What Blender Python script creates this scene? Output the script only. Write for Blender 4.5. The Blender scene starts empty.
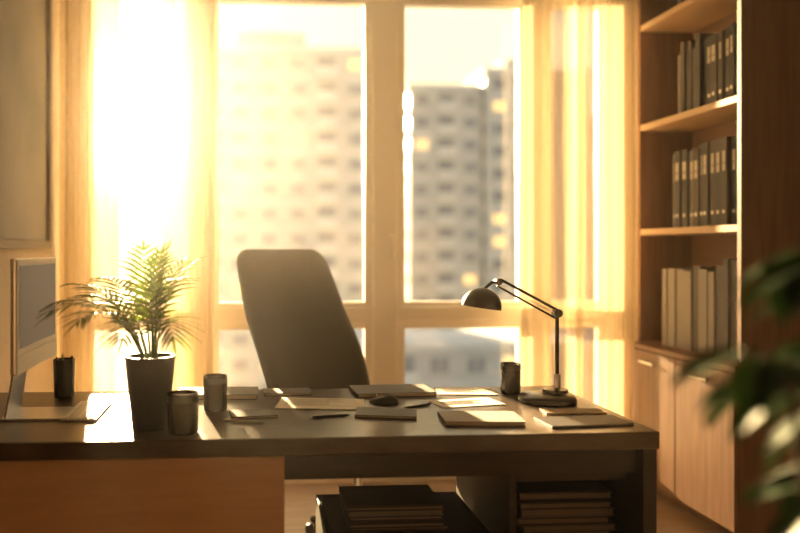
import bpy, bmesh, math, random
from mathutils import Vector, Matrix
R = random.Random(7)
S = bpy.context.scene
COL = S.collection

# ------------------------------------------------------------ materials
def mat(name, col, rough=0.5, metal=0.0, spec=0.5, noise=None, col2=None, stretch=(1,1,1), bump=0.0, trans=0, coat=0, emis=None, estr=0):
    m = bpy.data.materials.new(name); m.use_nodes = True
    nt = m.node_tree; b = nt.nodes['Principled BSDF']
    b.inputs['Base Color'].default_value = (*col, 1)
    b.inputs['Roughness'].default_value = rough
    b.inputs['Metallic'].default_value = metal
    b.inputs['Specular IOR Level'].default_value = spec
    b.inputs['Coat Weight'].default_value = coat
    b.inputs['Transmission Weight'].default_value = trans
    if emis:
        b.inputs['Emission Color'].default_value = (*emis, 1); b.inputs['Emission Strength'].default_value = estr
    if noise:
        tc = nt.nodes.new('ShaderNodeTexCoord'); mp = nt.nodes.new('ShaderNodeMapping')
        mp.inputs['Scale'].default_value = stretch
        n = nt.nodes.new('ShaderNodeTexNoise'); n.inputs['Scale'].default_value = noise; n.inputs['Detail'].default_value = 6
        nt.links.new(tc.outputs['Object'], mp.inputs[0]); nt.links.new(mp.outputs[0], n.inputs['Vector'])
        r = nt.nodes.new('ShaderNodeValToRGB'); r.color_ramp.elements[0].position = .35; r.color_ramp.elements[1].position = .68
        r.color_ramp.elements[0].color = (*(col2 or tuple(c*.7 for c in col)), 1); r.color_ramp.elements[1].color = (*col, 1)
        nt.links.new(n.outputs['Fac'], r.inputs[0]); nt.links.new(r.outputs[0], b.inputs['Base Color'])
        if bump:
            bp = nt.nodes.new('ShaderNodeBump'); bp.inputs['Strength'].default_value = bump; bp.inputs['Distance'].default_value = .002
            nt.links.new(n.outputs['Fac'], bp.inputs['Height']); nt.links.new(bp.outputs[0], b.inputs['Normal'])
    return m

def sheer(name, col, tfac, dmix):
    m = bpy.data.materials.new(name); m.use_nodes = True; nt = m.node_tree; nt.nodes.clear()
    o = nt.nodes.new('ShaderNodeOutputMaterial'); tr = nt.nodes.new('ShaderNodeBsdfTransparent')
    tl = nt.nodes.new('ShaderNodeBsdfTranslucent'); df = nt.nodes.new('ShaderNodeBsdfDiffuse')
    tl.inputs[0].default_value = (*col, 1); df.inputs[0].default_value = (*col, 1)
    a = nt.nodes.new('ShaderNodeMixShader'); a.inputs[0].default_value = dmix
    nt.links.new(tl.outputs[0], a.inputs[1]); nt.links.new(df.outputs[0], a.inputs[2])
    b = nt.nodes.new('ShaderNodeMixShader'); b.inputs[0].default_value = 1-tfac
    nt.links.new(tr.outputs[0], b.inputs[1]); nt.links.new(a.outputs[0], b.inputs[2]); nt.links.new(b.outputs[0], o.inputs[0])
    return m

def glassmat(name, tint=(1,1,1), gl=.06, rough=.02):
    m = bpy.data.materials.new(name); m.use_nodes = True; nt = m.node_tree; nt.nodes.clear()
    o = nt.nodes.new('ShaderNodeOutputMaterial'); tr = nt.nodes.new('ShaderNodeBsdfTransparent'); tr.inputs[0].default_value = (*tint, 1)
    g = nt.nodes.new('ShaderNodeBsdfGlossy'); g.inputs['Roughness'].default_value = rough
    b = nt.nodes.new('ShaderNodeMixShader'); b.inputs[0].default_value = gl
    nt.links.new(tr.outputs[0], b.inputs[1]); nt.links.new(g.outputs[0], b.inputs[2]); nt.links.new(b.outputs[0], o.inputs[0])
    return m

def leafmat(name, col, col2, tl=.35):
    m = mat(name, col, .38, noise=9, col2=col2); nt = m.node_tree
    b = nt.nodes['Principled BSDF']; o = nt.nodes['Material Output']
    t = nt.nodes.new('ShaderNodeBsdfTranslucent'); t.inputs[0].default_value = (col[0]*2.2, col[1]*2.0, col[2]*.8, 1)
    x = nt.nodes.new('ShaderNodeMixShader'); x.inputs[0].default_value = tl
    nt.links.new(b.outputs[0], x.inputs[1]); nt.links.new(t.outputs[0], x.inputs[2]); nt.links.new(x.outputs[0], o.inputs[0])
    return m

def hazemat(name, dens, g, col=(1,1,1)):
    m = bpy.data.materials.new(name); m.use_nodes = True; nt = m.node_tree; nt.nodes.clear()
    o = nt.nodes.new('ShaderNodeOutputMaterial'); v = nt.nodes.new('ShaderNodeVolumeScatter')
    v.inputs['Color'].default_value = (*col,1); v.inputs['Density'].default_value = dens; v.inputs['Anisotropy'].default_value = g
    nt.links.new(v.outputs[0], o.inputs['Volume']); return m

M = dict(
 wall=mat('wall_paint', (.74,.66,.54), .85, noise=30, col2=(.70,.62,.50)),
 wallf=mat('wall_paint_brown', (.17,.125,.09), .85, noise=30, col2=(.15,.11,.08)),  # front and right walls made dark to cut bounced fill light
 ceil=mat('ceiling_paint', (.6,.56,.50), .9),
 floor=mat('floor_oak', (.36,.25,.16), .4, noise=3, col2=(.26,.17,.10), stretch=(1,12,1), bump=.1),
 frame=mat('window_frame_paint', (.92,.87,.78), .45),
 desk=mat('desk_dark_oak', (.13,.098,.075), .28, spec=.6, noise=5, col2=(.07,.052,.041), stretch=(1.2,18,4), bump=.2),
 deskside=mat('desk_side_oak', (.038,.029,.024), .5, noise=5, col2=(.026,.02,.017), stretch=(1,12,12)),  # very dark oak for the parts under the desktop
 panel=mat('desk_front_birch', (.70,.47,.30), .5, noise=4, col2=(.65,.43,.27), stretch=(1,4,14)),
 case=mat('bookcase_walnut', (.27,.15,.082), .42, noise=4, col2=(.20,.11,.06), stretch=(8,8,.8), bump=.05),
 casein=mat('bookcase_interior', (.30,.18,.11), .5, noise=4, col2=(.25,.15,.09), stretch=(1,1,8)),
 shelf=mat('shelf_edge_oak', (.66,.47,.28), .45),
 chair=mat('chair_leather', (.036,.030,.027), .50, noise=160, col2=(.024,.020,.018), bump=.25),
 black=mat('black_plastic', (.018,.016,.015), .35),
 pot=mat('pot_matt_black', (.022,.020,.020), .42),
 soil=mat('soil', (.05,.03,.02), .95, noise=60, bump=.8),
 steel=mat('brushed_steel', (.55,.52,.48), .28, 1),
 lampm=mat('lamp_dark_metal', (.06,.05,.045), .28, .8),
 white=mat('white_plastic', (.72,.70,.66), .35),
 alu=mat('aluminium', (.70,.68,.65), .32, .85),
 paper=mat('paper', (.82,.78,.70), .75),
 paper2=mat('paper_cream', (.66,.60,.50), .75),
 pageedge=mat('page_edges', (.20,.16,.125), .8),
 ink=mat('printed_ink', (.30,.28,.26), .8),
 dark=mat('folder_dark', (.045,.037,.034), .5),
 kraft=mat('folder_kraft', (.38,.27,.16), .7),
 grey=mat('folder_grey', (.15,.145,.14), .6),
 cream=mat('binder_cream', (.36,.34,.31), .6),
 bblack=mat('binder_black', (.022,.024,.028), .5),
 mug=mat('mug_glaze_dark', (.030,.023,.020), .18, coat=.5),
 coffee=mat('coffee', (.03,.012,.005), .08),
 bld=mat('facade_concrete', (.46,.48,.48), .9, noise=.3, col2=(.42,.43,.43)),
 bld2=mat('facade_plaster_light', (.60,.61,.60), .9),
 bldw=mat('facade_window', (.18,.205,.23), .25),
 bldg=mat('facade_window_lit', (.5,.3,.1), .2, emis=(1,.66,.28), estr=1.0),
 ground=mat('street_ground', (.32,.31,.27), .9, noise=.05, col2=(.20,.22,.14)),
 stem=mat('plant_stem', (.13,.17,.05), .6),
 bark=mat('plant_bark', (.10,.065,.035), .8),
 palm=leafmat('palm_leaf', (.065,.105,.032), (.035,.065,.018), .28),
 ficus=leafmat('ficus_leaf', (.022,.058,.018), (.013,.034,.010), .04),
 terra=mat('planter_clay', (.22,.20,.18), .7),
 art=mat('art_print', (.34,.36,.36), .6, noise=2.2, col2=(.44,.44,.42)),
 curtL=sheer('sheer_curtain_cloth', (.84,.70,.46), .26, .91),
 curtR=sheer('linen_curtain_cloth', (.84,.72,.52), .34, .86),
 pane=glassmat('window_glass', (.99,.99,.98), .03),
)

# ------------------------------------------------------------ helpers
def link(o, parent=None):
    COL.objects.link(o)
    if parent: o.parent = parent
    return o
def empty(name, loc=(0,0,0), rz=0):
    e = bpy.data.objects.new(name, None); e.empty_display_size = .05; e.location = loc; e.rotation_euler = (0,0,rz)
    COL.objects.link(e); return e
def meshobj(name, vs, fs, mats, mi=None, smooth=False, parent=None, loc=None, rz=None):
    me = bpy.data.meshes.new(name); me.from_pydata(vs, [], fs)
    for m in (mats if isinstance(mats, (list,tuple)) else [mats]): me.materials.append(m)
    if mi: me.polygons.foreach_set('material_index', mi)
    if smooth: me.polygons.foreach_set('use_smooth', [True]*len(me.polygons))
    me.update(); o = bpy.data.objects.new(name, me); link(o, parent)
    if loc: o.location = loc
    if rz is not None: o.rotation_euler = (0,0,rz)
    return o
def boxes(name, bl, mats, parent=None, bevel=0, loc=None, rz=None):
    vs, fs, mi = [], [], []
    for b in bl:
        (x0,y0,z0),(x1,y1,z1) = b[0], b[1]; k = b[2] if len(b)>2 else 0
        n = len(vs)
        vs += [(x0,y0,z0),(x1,y0,z0),(x1,y1,z0),(x0,y1,z0),(x0,y0,z1),(x1,y0,z1),(x1,y1,z1),(x0,y1,z1)]
        fs += [tuple(n+i for i in f) for f in ((0,3,2,1),(4,5,6,7),(0,1,5,4),(1,2,6,5),(2,3,7,6),(3,0,4,7))]
        mi += [k]*6
    o = meshobj(name, vs, fs, mats, mi, parent=parent, loc=loc, rz=rz)
    if bevel:
        md = o.modifiers.new('bevel', 'BEVEL'); md.width = bevel; md.segments = 2; md.limit_method = 'ANGLE'
    return o
def box(name, lo, hi, m, parent=None, bevel=0, loc=None, rz=None):
    return boxes(name, [(lo,hi)], m, parent, bevel, loc, rz)
def lathe(name, prof, m, parent=None, seg=40, loc=None):
    vs, fs = [], []; n = len(prof)
    for i in range(seg):
        a = 2*math.pi*i/seg
        for r,z in prof: vs.append((r*math.cos(a), r*math.sin(a), z))
    for i in range(seg):
        j = (i+1)%seg
        for k in range(n-1): fs.append((i*n+k, j*n+k, j*n+k+1, i*n+k+1))
    o = meshobj(name, vs, fs, m, smooth=True, parent=parent, loc=loc)
    bm = bmesh.new(); bm.from_mesh(o.data); bmesh.ops.remove_doubles(bm, verts=bm.verts, dist=1e-6)
    bmesh.ops.recalc_face_normals(bm, faces=bm.faces); bm.to_mesh(o.data); bm.free()
    md = o.modifiers.new('edge', 'EDGE_SPLIT'); md.split_angle = math.radians(40)
    return o
def tube(name, pts, r, m, parent=None, seg=10, rads=None):
    pts = [Vector(p) for p in pts]; vs, fs = [], []; n = len(pts)
    for i,p in enumerate(pts):
        d = (pts[min(i+1,n-1)] - pts[max(i-1,0)]).normalized()
        u = d.cross(Vector((0,0,1)));
        if u.length < .05: u = d.cross(Vector((0,1,0)))
        u.normalize(); v = d.cross(u); rr = rads[i] if rads else r
        for k in range(seg):
            a = 2*math.pi*k/seg; vs.append(tuple(p + u*rr*math.cos(a) + v*rr*math.sin(a)))
    for i in range(n-1):
        for k in range(seg):
            k2 = (k+1)%seg; fs.append((i*seg+k, i*seg+k2, (i+1)*seg+k2, (i+1)*seg+k))
    fs.append(tuple(range(seg))); fs.append(tuple((n-1)*seg+k for k in reversed(range(seg))))
    return meshobj(name, vs, fs, m, smooth=True, parent=parent)
def rslab(name, w, d, h, r, m, parent=None, loc=None, rz=None, bevel=.0):
    """rounded-corner slab, base at z=0"""
    pts = []
    for cx,cy,a0 in ((w/2-r,d/2-r,0),(-w/2+r,d/2-r,90),(-w/2+r,-d/2+r,180),(w/2-r,-d/2+r,270)):
        for k in range(7):
            a = math.radians(a0+15*k); pts.append((cx+r*math.cos(a), cy+r*math.sin(a)))
    n = len(pts); vs = [(x,y,0) for x,y in pts]+[(x,y,h) for x,y in pts]
    fs = [tuple(reversed(range(n))), tuple(range(n,2*n))]+[(i,(i+1)%n,n+(i+1)%n,n+i) for i in range(n)]
    o = meshobj(name, vs, fs, m, parent=parent, loc=loc, rz=rz)
    if bevel:
        md = o.modifiers.new('bevel','BEVEL'); md.width = bevel; md.segments = 3; md.limit_method='ANGLE'; md.angle_limit = math.radians(50)
    return o

# ------------------------------------------------------------ room shell
XL, XR, YB, YF, H = -1.03, 2.50, 4.30, -1.6, 2.95
box('floor', (XL-.1,YF-.1,-.1), (XR+.1,YB+.2,0), M['floor'])
box('ceiling', (XL-.1,YF-.1,H), (XR+.1,YB+.2,H+.1), M['ceil'])
box('wall_left', (XL-.1,YF,0), (XL,YB+.2,H), M['wall'])
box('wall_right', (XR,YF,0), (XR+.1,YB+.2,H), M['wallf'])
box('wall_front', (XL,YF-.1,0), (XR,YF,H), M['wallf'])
WL, WR, WB, WT = -.98, 2.12, .10, 2.80
boxes('wall_back', [((XL,YB,0),(WL,YB+.2,H)), ((WR,YB,0),(XR,YB+.2,H)), ((WL,YB,WT),(WR,YB+.2,H)), ((WL,YB,0),(WR,YB+.2,WB))], M['wall'])
box('baseboard_left', (XL,YF,0), (XL+.015,YB,.09), M['frame'], bevel=.003)
box('baseboard_right', (XR-.015,YF,0), (XR,3.22,.09), M['frame'], bevel=.003)
# window : posts, transom, sashes, glass
w = empty('window_1')
y0, y1 = YB+.04, YB+.13
fr = [((WL,y0,WB),(WL+.07,y1,WT)), ((WR-.07,y0,WB),(WR,y1,WT)), ((WL+.07,y0,WB),(WR-.07,y1,WB+.07)), ((WL+.07,y0,WT-.07),(WR-.07,y1,WT))]
posts = [(-.32,-.22), (.69,.83), (1.58,1.68)]
for a,b in posts: fr.append(((a,y0,WB+.07),(b,y1,WT-.07)))
xs = [WL+.07,-.32,-.22,.69,.83,1.58,1.68,WR-.07]
bays = [(xs[i],xs[i+1]) for i in (0,2,4,6)]
TB, TT = .895, .975
for a,b in bays: fr.append(((a,y0-.01,TB),(b,y1,TT)))
boxes('frame', fr, M['frame'], w, bevel=.006)
sash = []
for a,b in bays:
    for z0,z1 in ((TT,WT-.07),(WB+.07,TB)):
        s=.045; q0,q1=y0+.015,y1-.015
        sash += [((a,q0,z0),(a+s,q1,z1)),((b-s,q0,z0),(b,q1,z1)),((a+s,q0,z0),(b-s,q1,z0+s*.6)),((a+s,q0,z1-s),(b-s,q1,z1))]
boxes('sashes', sash, M['frame'], w, bevel=.004)
boxes('panes', [((a+.04,YB+.08,z0),(b-.04,YB+.084,z1)) for a,b in bays for z0,z1 in ((TT,WT-.07),(WB+.07,TB))], M['pane'], w)
boxes('handles', [((.79,y0-.035,1.25),(.81,y0-.02,1.38)), ((.785,y0-.02,1.35),(.815,y0,1.38))], M['alu'], w, bevel=.002)

# curtains
def curtain(name, x0, x1, y, m, amp, folds, seed, z0=.015, z1=2.86):
    rr = random.Random(seed); nx = folds*14; nz = 14; vs=[]; fs=[]
    ph = [rr.uniform(-.9,.9) for _ in range(folds+2)]
    for j in range(nz+1):
        v = j/nz; z = z1+(z0-z1)*v
        for i in range(nx+1):
            u = i/nx; f = u*folds; k=int(f); p = ph[k]*(1-(f-k))+ph[k+1]*(f-k)
            a = amp*(.65+.35*math.sin(k*2.3+1))*(.75+.4*v)
            vs.append((x0+(x1-x0)*u+.012*math.sin(7*v+5*u)*v, y+a*math.sin(2*math.pi*f+p*(1+.5*v)), z))
    for j in range(nz):
        for i in range(nx):
            q=j*(nx+1)+i; fs.append((q,q+1,q+nx+2,q+nx+1))
    return meshobj(name, vs, fs, m, smooth=True)
curtain('sheer_curtain', -.97, -.69, 4.17, M['curtL'], .022, 6, 3)
curtain('sheer_curtain', -.49, -.19, 4.17, M['curtL'], .020, 6, 9)
curtain('sheer_curtain', 1.50, 1.86, 4.205, M['curtR'], .012, 6, 8)
curtain('linen_curtain', 1.78, 2.10, 4.13, M['curtR'], .014, 6, 5)
ro = empty('curtain_rod', (0,4.165,2.885))
t = tube('rod', [(-1.0,0,0),(2.12,0,0)], .012, M['alu'], ro)
boxes('brackets', [((x-.01,-.01,-.01),(x+.01,.13,.01)) for x in (-.6,.76,2.05)], M['alu'], ro)

# picture on left wall
p = empty('framed_picture', (XL,0,0))
boxes('frame', [((0,3.05,1.30),(.03,3.09,2.62)),((0,3.98,1.30),(.03,4.02,2.62)),((0,3.09,1.30),(.03,3.98,1.34)),((0,3.09,2.58),(.03,3.98,2.62))], M['cream'], p, bevel=.003)
box('print', (.0,3.09,1.34), (.012,3.98,2.58), M['art'], p)

# ------------------------------------------------------------ bookcase
bc = empty('bookcase')
X0, Xb = 2.17, 2.485
ya, yb = 3.30, 4.23
boxes('carcass', [((X0,ya,.78),(Xb,ya+.03,2.93)), ((X0,yb-.03,.78),(Xb,yb,2.93)), ((X0,ya+.03,2.89),(Xb,yb-.03,2.93))], M['case'], bc, bevel=.002)
box('back_panel', (Xb-.012,ya+.03,.78), (Xb,yb-.03,2.89), M['casein'], bc)
boxes('shelves', [((X0+.004,ya+.03,z-.033),(Xb-.012,yb-.03,z)) for z in (1.41,1.99,2.545)], M['shelf'], bc, bevel=.002)
cx = 2.10
boxes('cabinet_body', [((cx+.022,3.24,.0),(Xb,3.27,.76)),((cx+.022,4.20,0),(Xb,4.23,.76)),((cx+.022,3.27,.06),(Xb,4.20,.09)),((cx,3.235,.76),(Xb,4.235,.785)),((Xb-.012,3.27,.09),(Xb,4.2,.76)),((cx+.06,3.27,0),(cx+.08,4.2,.06))], M['case'], bc, bevel=.002)
boxes('doors', [((cx,3.243,.065),(cx+.02,3.712,.755)),((cx,3.718,.065),(cx+.02,4.228,.755))], M['case'], bc, bevel=.002)
boxes('door_pulls', [((cx-.022,3.42,.695),(cx-.014,3.56,.705)),((cx-.016,3.43,.695),(cx,3.437,.705)),((cx-.016,3.543,.695),(cx,3.55,.705)),
                     ((cx-.022,3.90,.695),(cx-.014,4.04,.705)),((cx-.016,3.91,.695),(cx,3.917,.705)),((cx-.016,4.023,.695),(cx,4.03,.705))], M['steel'], bc)

def binder_row(name, ystart, yend, z, hs, mats, seed, thick=(.04,.06), label=True, xs=2.21):
    rr = random.Random(seed); bl=[]; y=ystart; L=len(mats)
    while y < yend:
        t = rr.uniform(*thick); h = rr.uniform(*hs); k = rr.randrange(L); dx = rr.uniform(0,.02)
        t = min(t, yend-y+.01)
        bl.append(((xs+dx,y+.001,z),(xs+dx+.235,y+.004,z+h),k)); bl.append(((xs+dx,y+t-.004,z),(xs+dx+.235,y+t-.001,z+h),k))
        bl.append(((xs+dx,y+.004,z),(xs+dx+.004,y+t-.004,z+h),k)); bl.append(((xs+dx+.012,y+.005,z+.006),(xs+dx+.225,y+t-.005,z+h-.012),L))
        if label and t>.03:
            bl.append(((xs+dx-.001,y+.014,z+h*.62),(xs+dx,y+t-.014,z+h*.85),L)); bl.append(((xs+dx-.002,y+t/2-.008,z+h*.14),(xs+dx,y+t/2+.008,z+h*.14+.016),L+1))
            bl.append(((xs+dx-.0015,y+.017,z+h*.70),(xs+dx-.001,y+t-.017,z+h*.72),L+2))
        y += t
    return boxes(name, bl, mats+[M['paper2'], M['steel'], M['ink']])
binder_row('ring_binders', 3.42, 3.68, 1.99, (.34,.35), [M['bblack'],M['dark']], 1)
binder_row('hardback_books', 3.69, 3.88, 1.99, (.30,.38), [M['bblack'],M['cream'],M['dark'],M['grey']], 2, (.02,.04), False)
binder_row('ring_binders', 3.42, 3.70, 1.41, (.41,.415), [M['bblack'],M['bblack'],M['dark']], 3, (.045,.055))
binder_row('ring_binders', 3.71, 3.95, 1.41, (.39,.40), [M['bblack'],M['dark'],M['grey']], 4, (.05,.06))
binder_row('ring_binders', 3.36, 3.50, .785, (.46,.48), [M['grey'],M['bblack']], 5, (.045,.06), False)
binder_row('box_files', 3.51, 4.03, .785, (.40,.44), [M['cream'],M['grey'],M['cream']], 6, (.05,.08), False)
binder_row('hardback_books', 3.45, 3.9, 2.545, (.22,.28), [M['bblack'],M['dark'],M['grey']], 9, (.03,.05), False)

# ------------------------------------------------------------ desk
DZ = .75; dk = empty('desk')
box('desktop', (-1.0,2.25,DZ-.052), (1.225,3.05,DZ), M['desk'], dk, bevel=.004)
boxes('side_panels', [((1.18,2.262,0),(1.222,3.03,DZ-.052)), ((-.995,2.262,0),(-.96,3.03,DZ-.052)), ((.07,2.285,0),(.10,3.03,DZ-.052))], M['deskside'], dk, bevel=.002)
boxes('pedestal_front', [((-.96,2.265,.02),(.10,2.285,DZ-.056))], M['panel'], dk, bevel=.002)
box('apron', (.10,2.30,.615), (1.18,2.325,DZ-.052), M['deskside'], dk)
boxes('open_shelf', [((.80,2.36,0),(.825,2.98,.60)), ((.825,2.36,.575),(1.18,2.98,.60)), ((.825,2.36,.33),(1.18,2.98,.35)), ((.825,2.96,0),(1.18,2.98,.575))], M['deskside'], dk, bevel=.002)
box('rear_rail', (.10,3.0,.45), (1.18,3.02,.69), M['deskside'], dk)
# stacks below desk
def stack(name, loc, w, d, n, z, mats, seed, th=(.008,.022)):
    rr = random.Random(seed); e = empty(name, (loc[0],loc[1],z)); zz=0; bl=[]
    for i in range(n):
        t = rr.uniform(*th); dx,dy = rr.uniform(-.012,.012), rr.uniform(-.012,.012); ww = w*rr.uniform(.93,1)
        k = rr.randrange(len(mats)); c=.0045
        bl += [((dx-ww/2,dy-d/2,zz),(dx+ww/2,dy+d/2,zz+c),k), ((dx-ww/2,dy-d/2,zz+t-c),(dx+ww/2,dy+d/2,zz+t),k),
               ((dx-ww/2+.004,dy-d/2+.004,zz+c),(dx+ww/2-.004,dy+d/2-.002,zz+t-c),len(mats))]
        zz += t+.0003
    boxes('volumes', bl, mats+[M['pageedge']], e); return zz
stack('folder_stack', (1.0,2.53), .31, .24, 8, .35, [M['dark'],M['grey'],M['dark']], 4, (.016,.026))
fc = empty('file_cabinet', (.50,2.62,0))
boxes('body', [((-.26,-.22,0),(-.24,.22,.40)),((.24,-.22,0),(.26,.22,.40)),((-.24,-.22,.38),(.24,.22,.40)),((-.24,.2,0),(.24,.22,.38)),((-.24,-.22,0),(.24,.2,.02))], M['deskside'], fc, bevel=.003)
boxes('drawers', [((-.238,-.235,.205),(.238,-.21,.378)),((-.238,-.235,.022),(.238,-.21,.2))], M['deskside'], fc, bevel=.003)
boxes('pulls', [((-.05,-.25,.29),(.05,-.243,.30)),((-.05,-.25,.11),(.05,-.243,.12)),((-.05,-.25,.29),(-.04,-.23,.30)),((.04,-.25,.29),(.05,-.23,.30)),((-.05,-.25,.11),(-.04,-.23,.12)),((.04,-.25,.11),(.05,-.23,.12))], M['steel'], fc)
stack('magazine_stack', (.47,2.56), .32, .22, 5, .40, [M['dark'],M['dark'],M['grey']], 14, (.012,.018))

# ------------------------------------------------------------ office chair
ch = empty('office_chair', (.455,3.27,0), math.radians(33))
def backrest():
    w,h = .57,.80; nu,nv=22,30; r=.085; fr=[]
    tilt=.43
    def P(u,v):
        z=v*h; half=w/2*(.92+.10*math.sin(math.pi*min(1,v*1.1)))
        for e in (z, h-z):
            if e<r: half -= r-math.sqrt(max(0,r*r-(r-e)**2))
        x=u*half
        y = -.05*(abs(u)**2.2) - .035*math.sin(math.pi*min(1,v*1.6))*(1) + .25 + tilt*z + .03*v*v
        return x,y,.50+z
    vs=[];fs=[]
    for s in (0,1):
        for j in range(nv+1):
            v=(1-math.cos(math.pi*j/nv))/2
            for i in range(nu+1):
                u=math.sin(math.pi/2*(-1+2*i/nu)); x,y,z=P(u,v)
                e=min(1,(1-abs(u))*6)**.5*min(1,min(v,1-v)*h/.03+.02)**.5
                t=.026*e+.004
                vs.append((x,y+(t if s else -t),z))
    N=(nu+1)*(nv+1)
    for s in (0,1):
        for j in range(nv):
            for i in range(nu):
                q=s*N+j*(nu+1)+i; f=(q,q+1,q+nu+2,q+nu+1); fs.append(f if s==0 else f[::-1])
    ring=[i for i in range(nu+1)]+[j*(nu+1)+nu for j in range(1,nv+1)]+[nv*(nu+1)+i for i in range(nu-1,-1,-1)]+[j*(nu+1) for j in range(nv-1,0,-1)]
    for k in range(len(ring)):
        a,b=ring[k],ring[(k+1)%len(ring)]; fs.append((b,a,a+N,b+N))
    meshobj('backrest', vs, fs, M['chair'], smooth=True, parent=ch)
backrest()
rslab('seat', .52, .50, .085, .10, M['chair'], ch, loc=(0,-.01,.43), bevel=.03)
rslab('seat_pan', .34, .34, .03, .05, M['black'], ch, loc=(0,0,.40), bevel=.006)
tube('back_bracket', [(0,.05,.41),(0,.24,.41),(0,.32,.47),(0,.41,.62),(0,.48,.78)], .022, M['black'], ch)
lathe('gas_column', [(.0,.08),(.032,.08),(.032,.24),(.02,.24),(.02,.40),(0,.40)], M['steel'], ch)
for k in range(5):
    a=math.radians(72*k+20); c,s=math.cos(a),math.sin(a)
    tube('base_leg_%d'%(k+1), [(0,0,.11),(.12*c,.12*s,.105),(.30*c,.30*s,.075)], .02, M['black'], ch, rads=[.03,.024,.014])
    for sd in (-1,1):
        o=lathe('caster_%d_%d'%(k+1,sd+2), [(0,-.01),(.024,-.01),(.028,-.005),(.028,.005),(.024,.01),(0,.01)], M['black'], ch, 20)
        o.rotation_euler=(math.pi/2,0,a); o.location=(.30*c-sd*.014*s,.30*s+sd*.014*c,.0285)
    tube('caster_stem_%d'%(k+1), [(.30*c,.30*s,.03),(.30*c,.30*s,.08)], .007, M['steel'], ch)

# ------------------------------------------------------------ computer monitor (faces +X)
mo = empty('desktop_computer', (-.70,2.63,DZ), math.radians(0))
boxes('shell', [((-.018,-.245,.165),(.0,.245,.52))], M['alu'], mo, bevel=.006)
vs=[];fs=[];n=16
for j,(sc,dx) in enumerate(((1,-.016),(.92,-.026),(.7,-.036),(.4,-.044),(.05,-.048))):
    for k in range(n):
        a=2*math.pi*k/n; c,s=math.cos(a),math.sin(a); q=1/max(abs(c),abs(s))
        q=q*.75+.25
        vs.append((dx,.225*c*q*sc,.342+.16*s*q*sc))
for j in range(4):
    for k in range(n):
        fs.append((j*n+k,j*n+(k+1)%n,(j+1)*n+(k+1)%n,(j+1)*n+k))
fs.append(tuple(4*n+k for k in range(n)))
meshobj('rear_shell', vs, fs, M['alu'], smooth=True, parent=mo)
box('bezel', (.0,-.24,.225), (.002,.24,.516), M['white'], mo)
box('display', (.002,-.215,.245), (.003,.215,.497), mat('screen_image', (.10,.09,.08), .45, emis=(.55,.48,.38), estr=.10), mo)
box('chin', (.0,-.243,.168), (.003,.243,.224), M['white'], mo)
meshobj('stand_neck', [(-.045,-.07,.25),(-.045,.07,.25),(-.04,.07,.25),(-.04,-.07,.25),(-.085,-.085,.006),(-.085,.085,.006),(-.078,.085,.006),(-.078,-.085,.006)],
        [(0,1,2,3),(7,6,5,4),(0,4,5,1),(1,5,6,2),(2,6,7,3),(3,7,4,0)], M['alu'], parent=mo)
rslab('stand_foot', .19, .19, .007, .012, M['alu'], mo, loc=(0,0,0))
kb = empty('keyboard', (-.545,2.66,DZ), math.radians(0))
rslab('base', .115, .30, .008, .012, M['alu'], kb, bevel=.002)
boxes('keys', [((-.05+i*.0205,-.142+j*.0205,.008),(-.05+i*.0205+.017,-.142+j*.0205+.017,.0115)) for i in range(5) for j in range(14)], M['white'], kb)
# cup behind the computer
pc = empty('pen_cup', (-.69,2.95,DZ))
lathe('cup', [(0,0),(.036,0),(.040,.14),(.037,.14),(.033,.006),(0,.006)], M['mug'], pc)
for k,(a,l) in enumerate(((.3,.15),(2,.155),(3.6,.15))):
    tube('pen_%d'%(k+1), [(.01*math.cos(a),.01*math.sin(a),.008),(.028*math.cos(a),.028*math.sin(a),l)], .0035, [M['black'],M['steel'],M['kraft'],M['white']][k], pc, 8)

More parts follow.
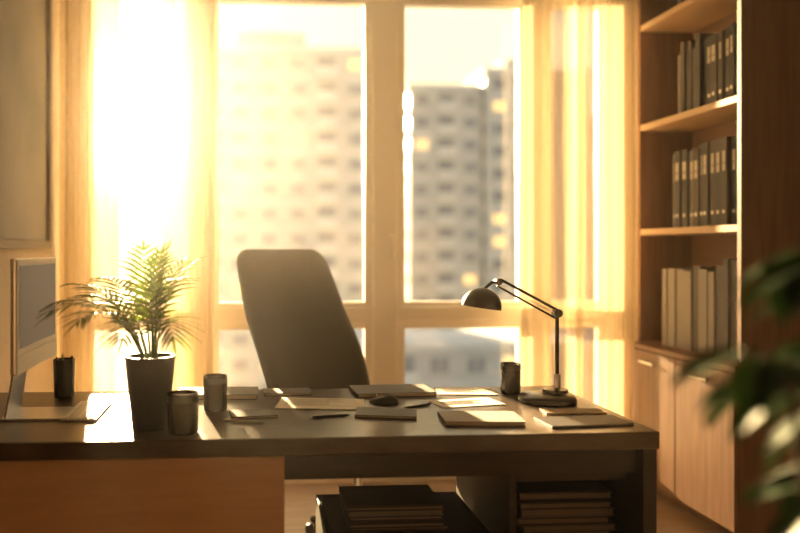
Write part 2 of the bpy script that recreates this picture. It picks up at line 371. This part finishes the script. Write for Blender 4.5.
# ------------------------------------------------------------ palm
pp = empty('potted_palm', (-.305,2.41,DZ))
lathe('pot', [(0,0),(.052,0),(.055,.003),(.076,.215),(.076,.222),(.070,.222),(.066,.195),(0,.195)], M['pot'], pp, 48)
lathe('soil', [(0,.203),(.03,.204),(.0665,.198)], M['soil'], pp, 30)
def palm():
    vs=[];fs=[]
    rr=random.Random(21)
    def leaflet(p, d, up, L, W):
        side=d.cross(up).normalized(); n0=len(vs)
        prof=((0,.2),(.2,.9),(.5,1),(.8,.55),(1,.02))
        for t,wd in prof:
            c=p+d*L*t-Vector((0,0,1))*L*.30*t*t
            vs.append(tuple(c-side*W*wd*.5+up*W*.12)); vs.append(tuple(c)); vs.append(tuple(c+side*W*wd*.5+up*W*.12))
        for k in range(len(prof)-1):
            a=n0+k*3; fs.append((a,a+1,a+4,a+3)); fs.append((a+1,a+2,a+5,a+4))
    nf=17
    for f in range(nf):
        az=f*2.39996+.4; lean=[.24,.85,1.3,.55,1.05][f%5]*rr.uniform(.9,1.12)
        L=[.37,.37,.32,.38,.35][f%5]*rr.uniform(.92,1.06)
        if math.cos(az)>.3: L*=.92
        base=Vector((.018*math.cos(az),.018*math.sin(az),.20))
        pts=[]; N=18; p=base.copy()
        for k in range(N+1):
            pts.append(p.copy()); t=k/N
            ang=lean*(.28+1.6*t**1.6)
            p=p+(Vector((math.sin(ang)*math.cos(az)-.09,math.sin(ang)*math.sin(az),math.cos(ang)))).normalized()*(L/N)
        tube('frond_stem_%d'%(f+1), pts, .002, M['stem'], pp, 6, rads=[.0030*(1-.75*k/N) for k in range(N+1)])
        m=13
        for k in range(m):
            t=.36+.64*k/(m-1); q=t*N; i=min(int(q),N-1); pos=pts[i].lerp(pts[i+1],q-i)
            d=(pts[min(i+1,N)]-pts[max(i-1,0)]).normalized()
            sd=Vector((-math.sin(az),math.cos(az),0)); up=sd.cross(d).normalized()
            if up.z<0: up=-up
            ll=.112*(math.sin(math.pi*(.16+.74*(k/(m-1))))**.7)*rr.uniform(.85,1.12)
            for s in (-1,1):
                dd=(sd*s*.9+d*(.60+.5*k/m)+up*.15+Vector((rr.uniform(-.08,.08),rr.uniform(-.08,.08),rr.uniform(-.08,.08)))).normalized()
                leaflet(pos,dd,up,ll,.0090)
        leaflet(pts[-1],(pts[-1]-pts[-2]).normalized(),Vector((-math.sin(az),math.cos(az),0)).cross((pts[-1]-pts[-2]).normalized()),.06,.009)
    meshobj('leaflets', vs, fs, M['palm'], smooth=True, parent=pp)
palm()

# ------------------------------------------------------------ mugs
def mug(name, loc, r, h, hang, handle=True):
    e=empty(name,(loc[0],loc[1],DZ))
    m=M['mug']
    lathe('body',[(0,0),(r*.92,0),(r,.006),(r,h-.003),(r-.001,h),(r-.004,h),(r-.005,h-.004),(r-.005,.008),(0,.008)],m,e,44)
    lathe('coffee',[(0,h*.8),(r-.0055,h*.8)],M['coffee'],e,40)
    lathe('band',[(r-.001,h*.78),(r+.0006,h*.78),(r+.0006,h*.94),(r-.001,h*.94)],M['lampm'],e,44)
    if handle:
        c,s=math.cos(hang),math.sin(hang); pts=[]
        for k in range(13):
            a=-math.pi/2+math.pi*k/12; rad=r-.003+.028*math.cos(a); pts.append((rad*c,rad*s,h*.47+h*.28*math.sin(a)))
        tube('handle',pts,.0045,m,e,8)
    return e
mug('coffee_mug', (-.200,2.345), .046, .120, math.radians(60))
mug('coffee_mug', (-.118,2.67), .041, .118, math.radians(60))
mug('coffee_mug', (.99,2.90), .037, .115, math.radians(100))
# ------------------------------------------------------------ desk lamp
dl = empty('desk_lamp', (1.066,2.73,DZ))
lathe('base',[(0,0),(.098,0),(.102,.006),(.100,.018),(.09,.026),(.03,.032),(.0,.033)],M['lampm'],dl,52)
lathe('base_disc',[(0,.034),(.045,.034),(.045,.045),(.02,.05),(0,.05)],M['lampm'],dl,36).location=(.03,0,0)
tube('post',[(.037,0,.03),(.037,0,.325)],.007,M['lampm'],dl)
lathe('post_sleeve',[(0,.04),(.012,.04),(.012,.10),(0,.10)],M['steel'],dl,20).location=(.037,0,0)
for s in (-1,1):
    tube('arm_rod_%d'%(s+2),[(.045,s*.010,.325-(s*.0)),(-.175,s*.010,.442)],.0038,M['lampm'],dl,8)
tube('arm_rod_lower',[(.030,0,.300),(-.185,0,.418)],.0038,M['lampm'],dl,8)
sp=[]
for k in range(90):
    t=k/89; a=k*.9; sp.append((.03-.10*t+.004*math.cos(a), .004*math.sin(a), .318+.049*t+.0))
tube('spring',sp,.0012,M['steel'],dl,5)
for nm,x,z,rr_ in (('elbow_joint',.037,.318,.015),('head_joint',-.180,.432,.012)):
    o=lathe(nm,[(0,-.016),(rr_,-.016),(rr_,.016),(0,.016)],M['lampm'],dl,24); o.rotation_euler=(math.pi/2,0,0); o.location=(x,0,z)
tube('head_stem',[(-.180,0,.432),(-.204,0,.428),(-.232,0,.405)],.006,M['lampm'],dl,8)
prof=[]
for k in range(13):
    a=math.pi/2*k/12; prof.append((.070*math.sin(a)+.0001,.066*math.cos(a)))
prof=prof+[(.070,-.006),(.067,-.006)]+[(.067*math.sin(math.pi/2*k/12)+.0001,.062*math.cos(math.pi/2*k/12)) for k in range(12,-1,-1)]
hd=lathe('shade',prof,M['black'],dl,44); hd.location=(-.240,0,.345); hd.rotation_euler=(0,math.radians(8),0)
lathe('bulb',[(.0,-.0),(.018,.006),(.026,.022),(.018,.04),(.012,.055),(0,.056)],M['white'],dl,24).location=(-.240,0,.345)

# ------------------------------------------------------------ papers and stationery
def sheet(name, x,y,w,d,rz,m='paper',n=1,z=DZ,lines=True,th=.0012):
    e=empty(name,(x,y,z+.0002),math.radians(rz)); bl=[]; zz=0
    for i in range(n):
        dx,dy=(R.uniform(-.006,.006),R.uniform(-.006,.006)) if i else (0,0)
        bl.append(((-w/2+dx,-d/2+dy,zz),(w/2+dx,d/2+dy,zz+th),0)); zz+=th+.0002
    if lines:
        for k in range(10):
            yy=d/2-.03-k*(d-.06)/10; bl.append(((-w/2+.025,yy,zz),(-w/2+.025+(w-.05)*R.uniform(.6,1),yy+.003,zz+.0002),1))
    boxes('sheets',bl,[M[m],M['ink']],e); return e
def notebook(name,x,y,w,d,t,rz,cover,z=DZ):
    e=empty(name,(x,y,z+.0002),math.radians(rz))
    boxes('covers',[((-w/2,-d/2,0),(w/2,d/2,.002)),((-w/2,-d/2,t-.002),(w/2,d/2,t)),((-w/2,-d/2,.002),(-w/2+.003,d/2,t-.002))],M[cover],e,bevel=.0007)
    box('pages',(-w/2+.003,-d/2+.004,.002),(w/2-.004,d/2-.004,t-.002),M['paper2'],e); return e
sheet('paper_sheet', .25,2.74,.30,.19,-10,n=3)
notebook('notebook', .45,2.55,.20,.13,.010,-12,'dark')
notebook('notebook', .54,2.94,.30,.18,.016,3,'grey')
sheet('paper_sheet', .83,2.95,.22,.15,-6,n=2)
notebook('notebook', .735,2.44,.25,.16,.014,-5,'cream')
sheet('paper_sheet', .77,2.72,.24,.13,12,n=2)
notebook('folder', 1.05,2.39,.27,.13,.007,4,'dark')
notebook('folder', 1.08,2.54,.20,.08,.006,-5,'kraft')
notebook('notebook', .01,2.57,.15,.11,.009,6,'dark')
notebook('notebook', -.12,2.93,.30,.17,.018,-2,'dark')
notebook('notebook', .14,2.96,.18,.11,.010,3,'grey')
ms=empty('computer_mouse',(.475,2.74,DZ),math.radians(60))
vs=[];fs=[];n=20
for j in range(9):
    a=math.pi/2*j/8
    for k in range(n):
        b=2*math.pi*k/n; vs.append((.031*math.cos(b)*math.cos(a)**.7,.055*math.sin(b)*math.cos(a)**.7,.026*math.sin(a)*(1-.25*math.sin(b))))
for j in range(8):
    for k in range(n): fs.append((j*n+k,j*n+(k+1)%n,(j+1)*n+(k+1)%n,(j+1)*n+k))
fs.append(tuple(reversed(range(n))))
meshobj('shell',vs,fs,M['black'],smooth=True,parent=ms)
tube('wheel',[(-.004,.03,.025),(.004,.03,.025)],.005,M['steel'],ms,10)
def pen(x,y,rz,m,z=DZ):
    e=empty('pen',(x,y,z+.0048),math.radians(rz))
    tube('barrel',[(-.06,0,0),(.05,0,0),(.055,0,0),(.068,0,0)],.0045,m,e,10,rads=[.0045,.0045,.004,.001])
    tube('cap_ring',[(-.066,0,0),(-.06,0,0)],.0035,M['steel'],e,8)
    box('clip',(-.058,-.001,.0042),(-.02,.001,.0056),M['steel'],e)
pen(.58,2.66,35,M['black']); pen(-.02,2.46,-20,M['steel']); pen(.26,2.52,12,M['black'])

# ------------------------------------------------------------ foreground houseplant
fp=empty('potted_ficus',(.86,1.00,0))
lathe('planter',[(0,0),(.12,0),(.125,.005),(.16,.30),(.165,.32),(.152,.32),(.148,.29),(0,.29)],M['terra'],fp,48)
lathe('soil',[(0,.295),(.148,.292)],M['soil'],fp,40)
def ficus():
    rr=random.Random(5); vs=[];fs=[]
    def leaf(p,d,L,W,up=Vector((0,0,1))):
        d=d.normalized(); sd=d.cross(up)
        if sd.length<.1: sd=Vector((1,0,0))
        sd.normalize(); nn=sd.cross(d).normalized(); n0=len(vs); prof=((0,.05),(.12,.5),(.3,.9),(.5,1),(.7,.82),(.88,.4),(1,.02))
        for t,wd in prof:
            c=p+d*L*t-Vector((0,0,1))*L*.3*t*t
            for s in (-1,-.5,0,.5,1): vs.append(tuple(c+sd*W*.5*wd*s+nn*W*.12*abs(s)))
        for k in range(len(prof)-1):
            for q in range(4):
                a=n0+k*5+q; fs.append((a,a+1,a+6,a+5))
    trunks=[[(0,0,.28),(-.01,.0,.6),(-.05,.01,.9),(-.08,.0,1.28)],[(.03,.02,.28),(.04,.03,.6),(.02,.02,.85),(-.02,.0,1.14)],[(-.03,0,.28),(-.07,-.01,.5),(-.10,-.02,.74),(-.15,-.02,1.15)]]
    for ti,tp in enumerate(trunks):
        tube('trunk_%d'%(ti+1),tp,.008,M['bark'],fp,8,rads=[.011,.009,.007,.004])
    tw=[(-.08,.0,1.25,.04,200),(-.08,.0,1.27,.05,-60),(-.07,0,1.20,.05,100),(-.02,0,1.10,.08,-100),(-.01,0,1.04,.06,150),(-.08,0,1.28,.04,20),(-.07,0,1.23,.05,-100),(-.07,0,1.26,.04,140),(-.07,0,1.22,.06,-20),
        (-.15,-.02,1.13,.06,175),(-.15,-.02,1.12,.05,235),(-.14,-.02,1.09,.04,130),(-.07,0,1.16,.07,-130),(-.06,0,1.12,.05,-80),(-.05,0,1.10,.05,180),(-.05,0,1.06,.05,-60),(-.06,0,1.14,.04,90),
        (.03,.02,.8,.1,-20),(.02,.02,.85,.12,-100),(.04,.03,.62,.1,10),(-.05,0,.92,.05,250),(-.05,0,.94,.05,200),(-.05,0,.98,.05,-60),(.0,.02,.92,.08,190),(.02,.03,.84,.08,-120),(.02,.02,.82,.1,80),(-.01,.01,.97,.06,230),(-.06,0,.96,.04,120),(-.05,0,.94,.05,300)]
    for i,(x,y,z,L,az) in enumerate(tw):
        a=math.radians(az); e=Vector((x+L*math.cos(a),y+L*math.sin(a),z+.03))
        tube('twig_%d'%(i+1),[(x,y,z),tuple(Vector((x,y,z)).lerp(e,.5)+Vector((0,0,.012))),tuple(e)],.003,M['bark'],fp,6)
        for k in range(4):
            b=a+[-.9,.9,.15,-.3][k]; p=Vector((x,y,z)).lerp(e,[.5,.65,1,.9][k])
            leaf(p,Vector((math.cos(b),math.sin(b),rr.uniform(-.9,.1))),rr.uniform(.075,.105),rr.uniform(.05,.065))
    meshobj('leaves',vs,fs,M['ficus'],smooth=True,parent=fp)
ficus()

# ------------------------------------------------------------ outside
def building(name, x0,x1,yf,dep,zb,zt,fh,bw,seed,steps=()):
    rr=random.Random(seed); bl=[((x0,yf,zb),(x1,yf+dep,zt),0),((x0-.3,yf-.3,zt),(x1+.3,yf+dep+.3,zt+.7),1)]
    for a,b,h in steps: bl.append(((a,yf+1,zt+.7),(b,yf+dep-1,zt+h),0)); bl.append(((a-.2,yf+.8,zt+h),(b+.2,yf+dep-.8,zt+h+.35),1))
    nb=int((x1-x0)/bw); nfl=int((zt-zb)/fh)
    for f in range(nfl):
        z=zt-(f+1)*fh
        bl.append(((x0,yf-.08,z-.12),(x1,yf,z+.12),1))
        for b in range(nb):
            xx=x0+(b+.5)*(x1-x0)/nb; g=rr.random(); k=3 if g<.10 else 2
            if b%4==1:   # loggia
                bl.append(((xx-bw*.42,yf-.9,z+.1),(xx+bw*.42,yf,z+.25),1)); bl.append(((xx-bw*.42,yf-.95,z+.25),(xx+bw*.42,yf-.88,z+1.15),1))
                bl.append(((xx-bw*.34,yf-.04,z+.3),(xx+bw*.34,yf,z+2.4),2))
            else:
                ww=bw*.27; bl.append(((xx-ww-.1,yf-.10,z+.80),(xx+ww+.1,yf-.02,z+2.35),1)); bl.append(((xx-ww,yf-.13,z+.9),(xx-.05,yf-.10,z+2.25),k)); bl.append(((xx+.05,yf-.13,z+.9),(xx+ww,yf-.10,z+2.25),k))
        for b in range(int(dep/bw)):
            yy=yf+(b+.5)*bw
            for sx in (x0,x1):
                bl.append(((sx-.06,yy-bw*.27,z+.9),(sx+.06,yy+bw*.27,z+2.25),2))
    return boxes(name,bl,[M['bld'],M['bld2'],M['bldw'],M['bldg']])
building('apartment_building', -9.5, 13.9, 90, 16, -24, 24.2, 2.9, 3.0, 3, steps=((-1.5,6.5,2.2),))
building('apartment_building', 20.5, 30, 99, 17, -24, 22.0, 2.9, 3.0, 5)
building('apartment_building', 30.2, 44, 98, 18, -24, 24.0, 2.9, 2.9, 6, steps=((33,39,1.8),))
building('apartment_building', 47, 70, 120, 18, -24, 22.0, 2.9, 3.2, 8)
building('apartment_building', 8, 36, 64, 10, -24, -7.0, 2.9, 3.0, 12)
box('ground_outside', (-300,10,-24.5), (300,500,-24), M['ground'])

# air: indoor haze added to stand in for lens bloom, city haze outdoors
box('bloom_haze', (XL+.001,YF+.001,.001), (XR-.001,YB-.001,H-.001), hazemat('bloom_scatter', .0042, .86, (1,.95,.85)))
box('city_haze', (-90,14,-23.9), (130,62,60), hazemat('evening_haze', .0006, .60, (1,.95,.86)))

# ------------------------------------------------------------ light
sdir = Vector((-.19,1,.178)).normalized()
sun=bpy.data.lights.new('sun','SUN'); sun.energy=46; sun.color=(1,.71,.39); sun.angle=math.radians(1.0)
so=bpy.data.objects.new('sun',sun); so.rotation_euler=sdir.to_track_quat('Z','Y').to_euler(); so.location=(-3,12,6); COL.objects.link(so)

W=bpy.data.worlds.new('evening_sky'); S.world=W; W.use_nodes=True; nt=W.node_tree; nt.nodes.clear()
N=nt.nodes.new; Lk=nt.links.new
tc=N('ShaderNodeTexCoord'); nrm=N('ShaderNodeVectorMath'); nrm.operation='NORMALIZE'; Lk(tc.outputs['Generated'],nrm.inputs[0])
dt=N('ShaderNodeVectorMath'); dt.operation='DOT_PRODUCT'; Lk(nrm.outputs[0],dt.inputs[0]); dt.inputs[1].default_value=Vector((-.155,1,.165)).normalized()
def math_(op,a,b=None):
    n=N('ShaderNodeMath'); n.operation=op
    if hasattr(a,'links'): Lk(a,n.inputs[0])
    else: n.inputs[0].default_value=a
    if b is not None:
        if hasattr(b,'links'): Lk(b,n.inputs[1])
        else: n.inputs[1].default_value=b
    return n.outputs[0]
d0=math_('MAXIMUM',dt.outputs['Value'],0.0)
p0=math_('POWER',d0,3.0); p1=math_('POWER',d0,14.0); p2=math_('POWER',d0,600.0)
def scl(col,f):
    n=N('ShaderNodeVectorMath'); n.operation='SCALE'; n.inputs[0].default_value=col; Lk(f,n.inputs['Scale']); return n.outputs[0]
def add(a,b):
    n=N('ShaderNodeVectorMath'); n.operation='ADD'
    for i,q in enumerate((a,b)):
        if hasattr(q,'links'): Lk(q,n.inputs[i])
        else: n.inputs[i].default_value=q
    return n.outputs[0]
c=add(add(add((.62,.64,.62),scl((.68,.50,.16),p0)),scl((.6,.22,-.30),p1)),scl((26,17,7),p2))
bg=N('ShaderNodeBackground'); Lk(c,bg.inputs[0]); bg.inputs[1].default_value=1.0
ow=N('ShaderNodeOutputWorld'); Lk(bg.outputs[0],ow.inputs[0])

# ------------------------------------------------------------ camera
cd=bpy.data.cameras.new('camera'); cam=bpy.data.objects.new('camera',cd); COL.objects.link(cam)
cam.location=(0,0,1.295); cam.rotation_euler=(math.radians(90),0,math.radians(-4))
cd.lens=35; cd.sensor_width=36; cd.shift_x=.1195; cd.shift_y=-.0206; cd.clip_start=.05; cd.clip_end=1000
cd.dof.use_dof=True; cd.dof.focus_distance=2.75; cd.dof.aperture_fstop=.95
S.camera=cam
S.view_settings.view_transform='Standard'
try: S.view_settings.look='Medium High Contrast'
except Exception: pass
S.view_settings.exposure=0.12
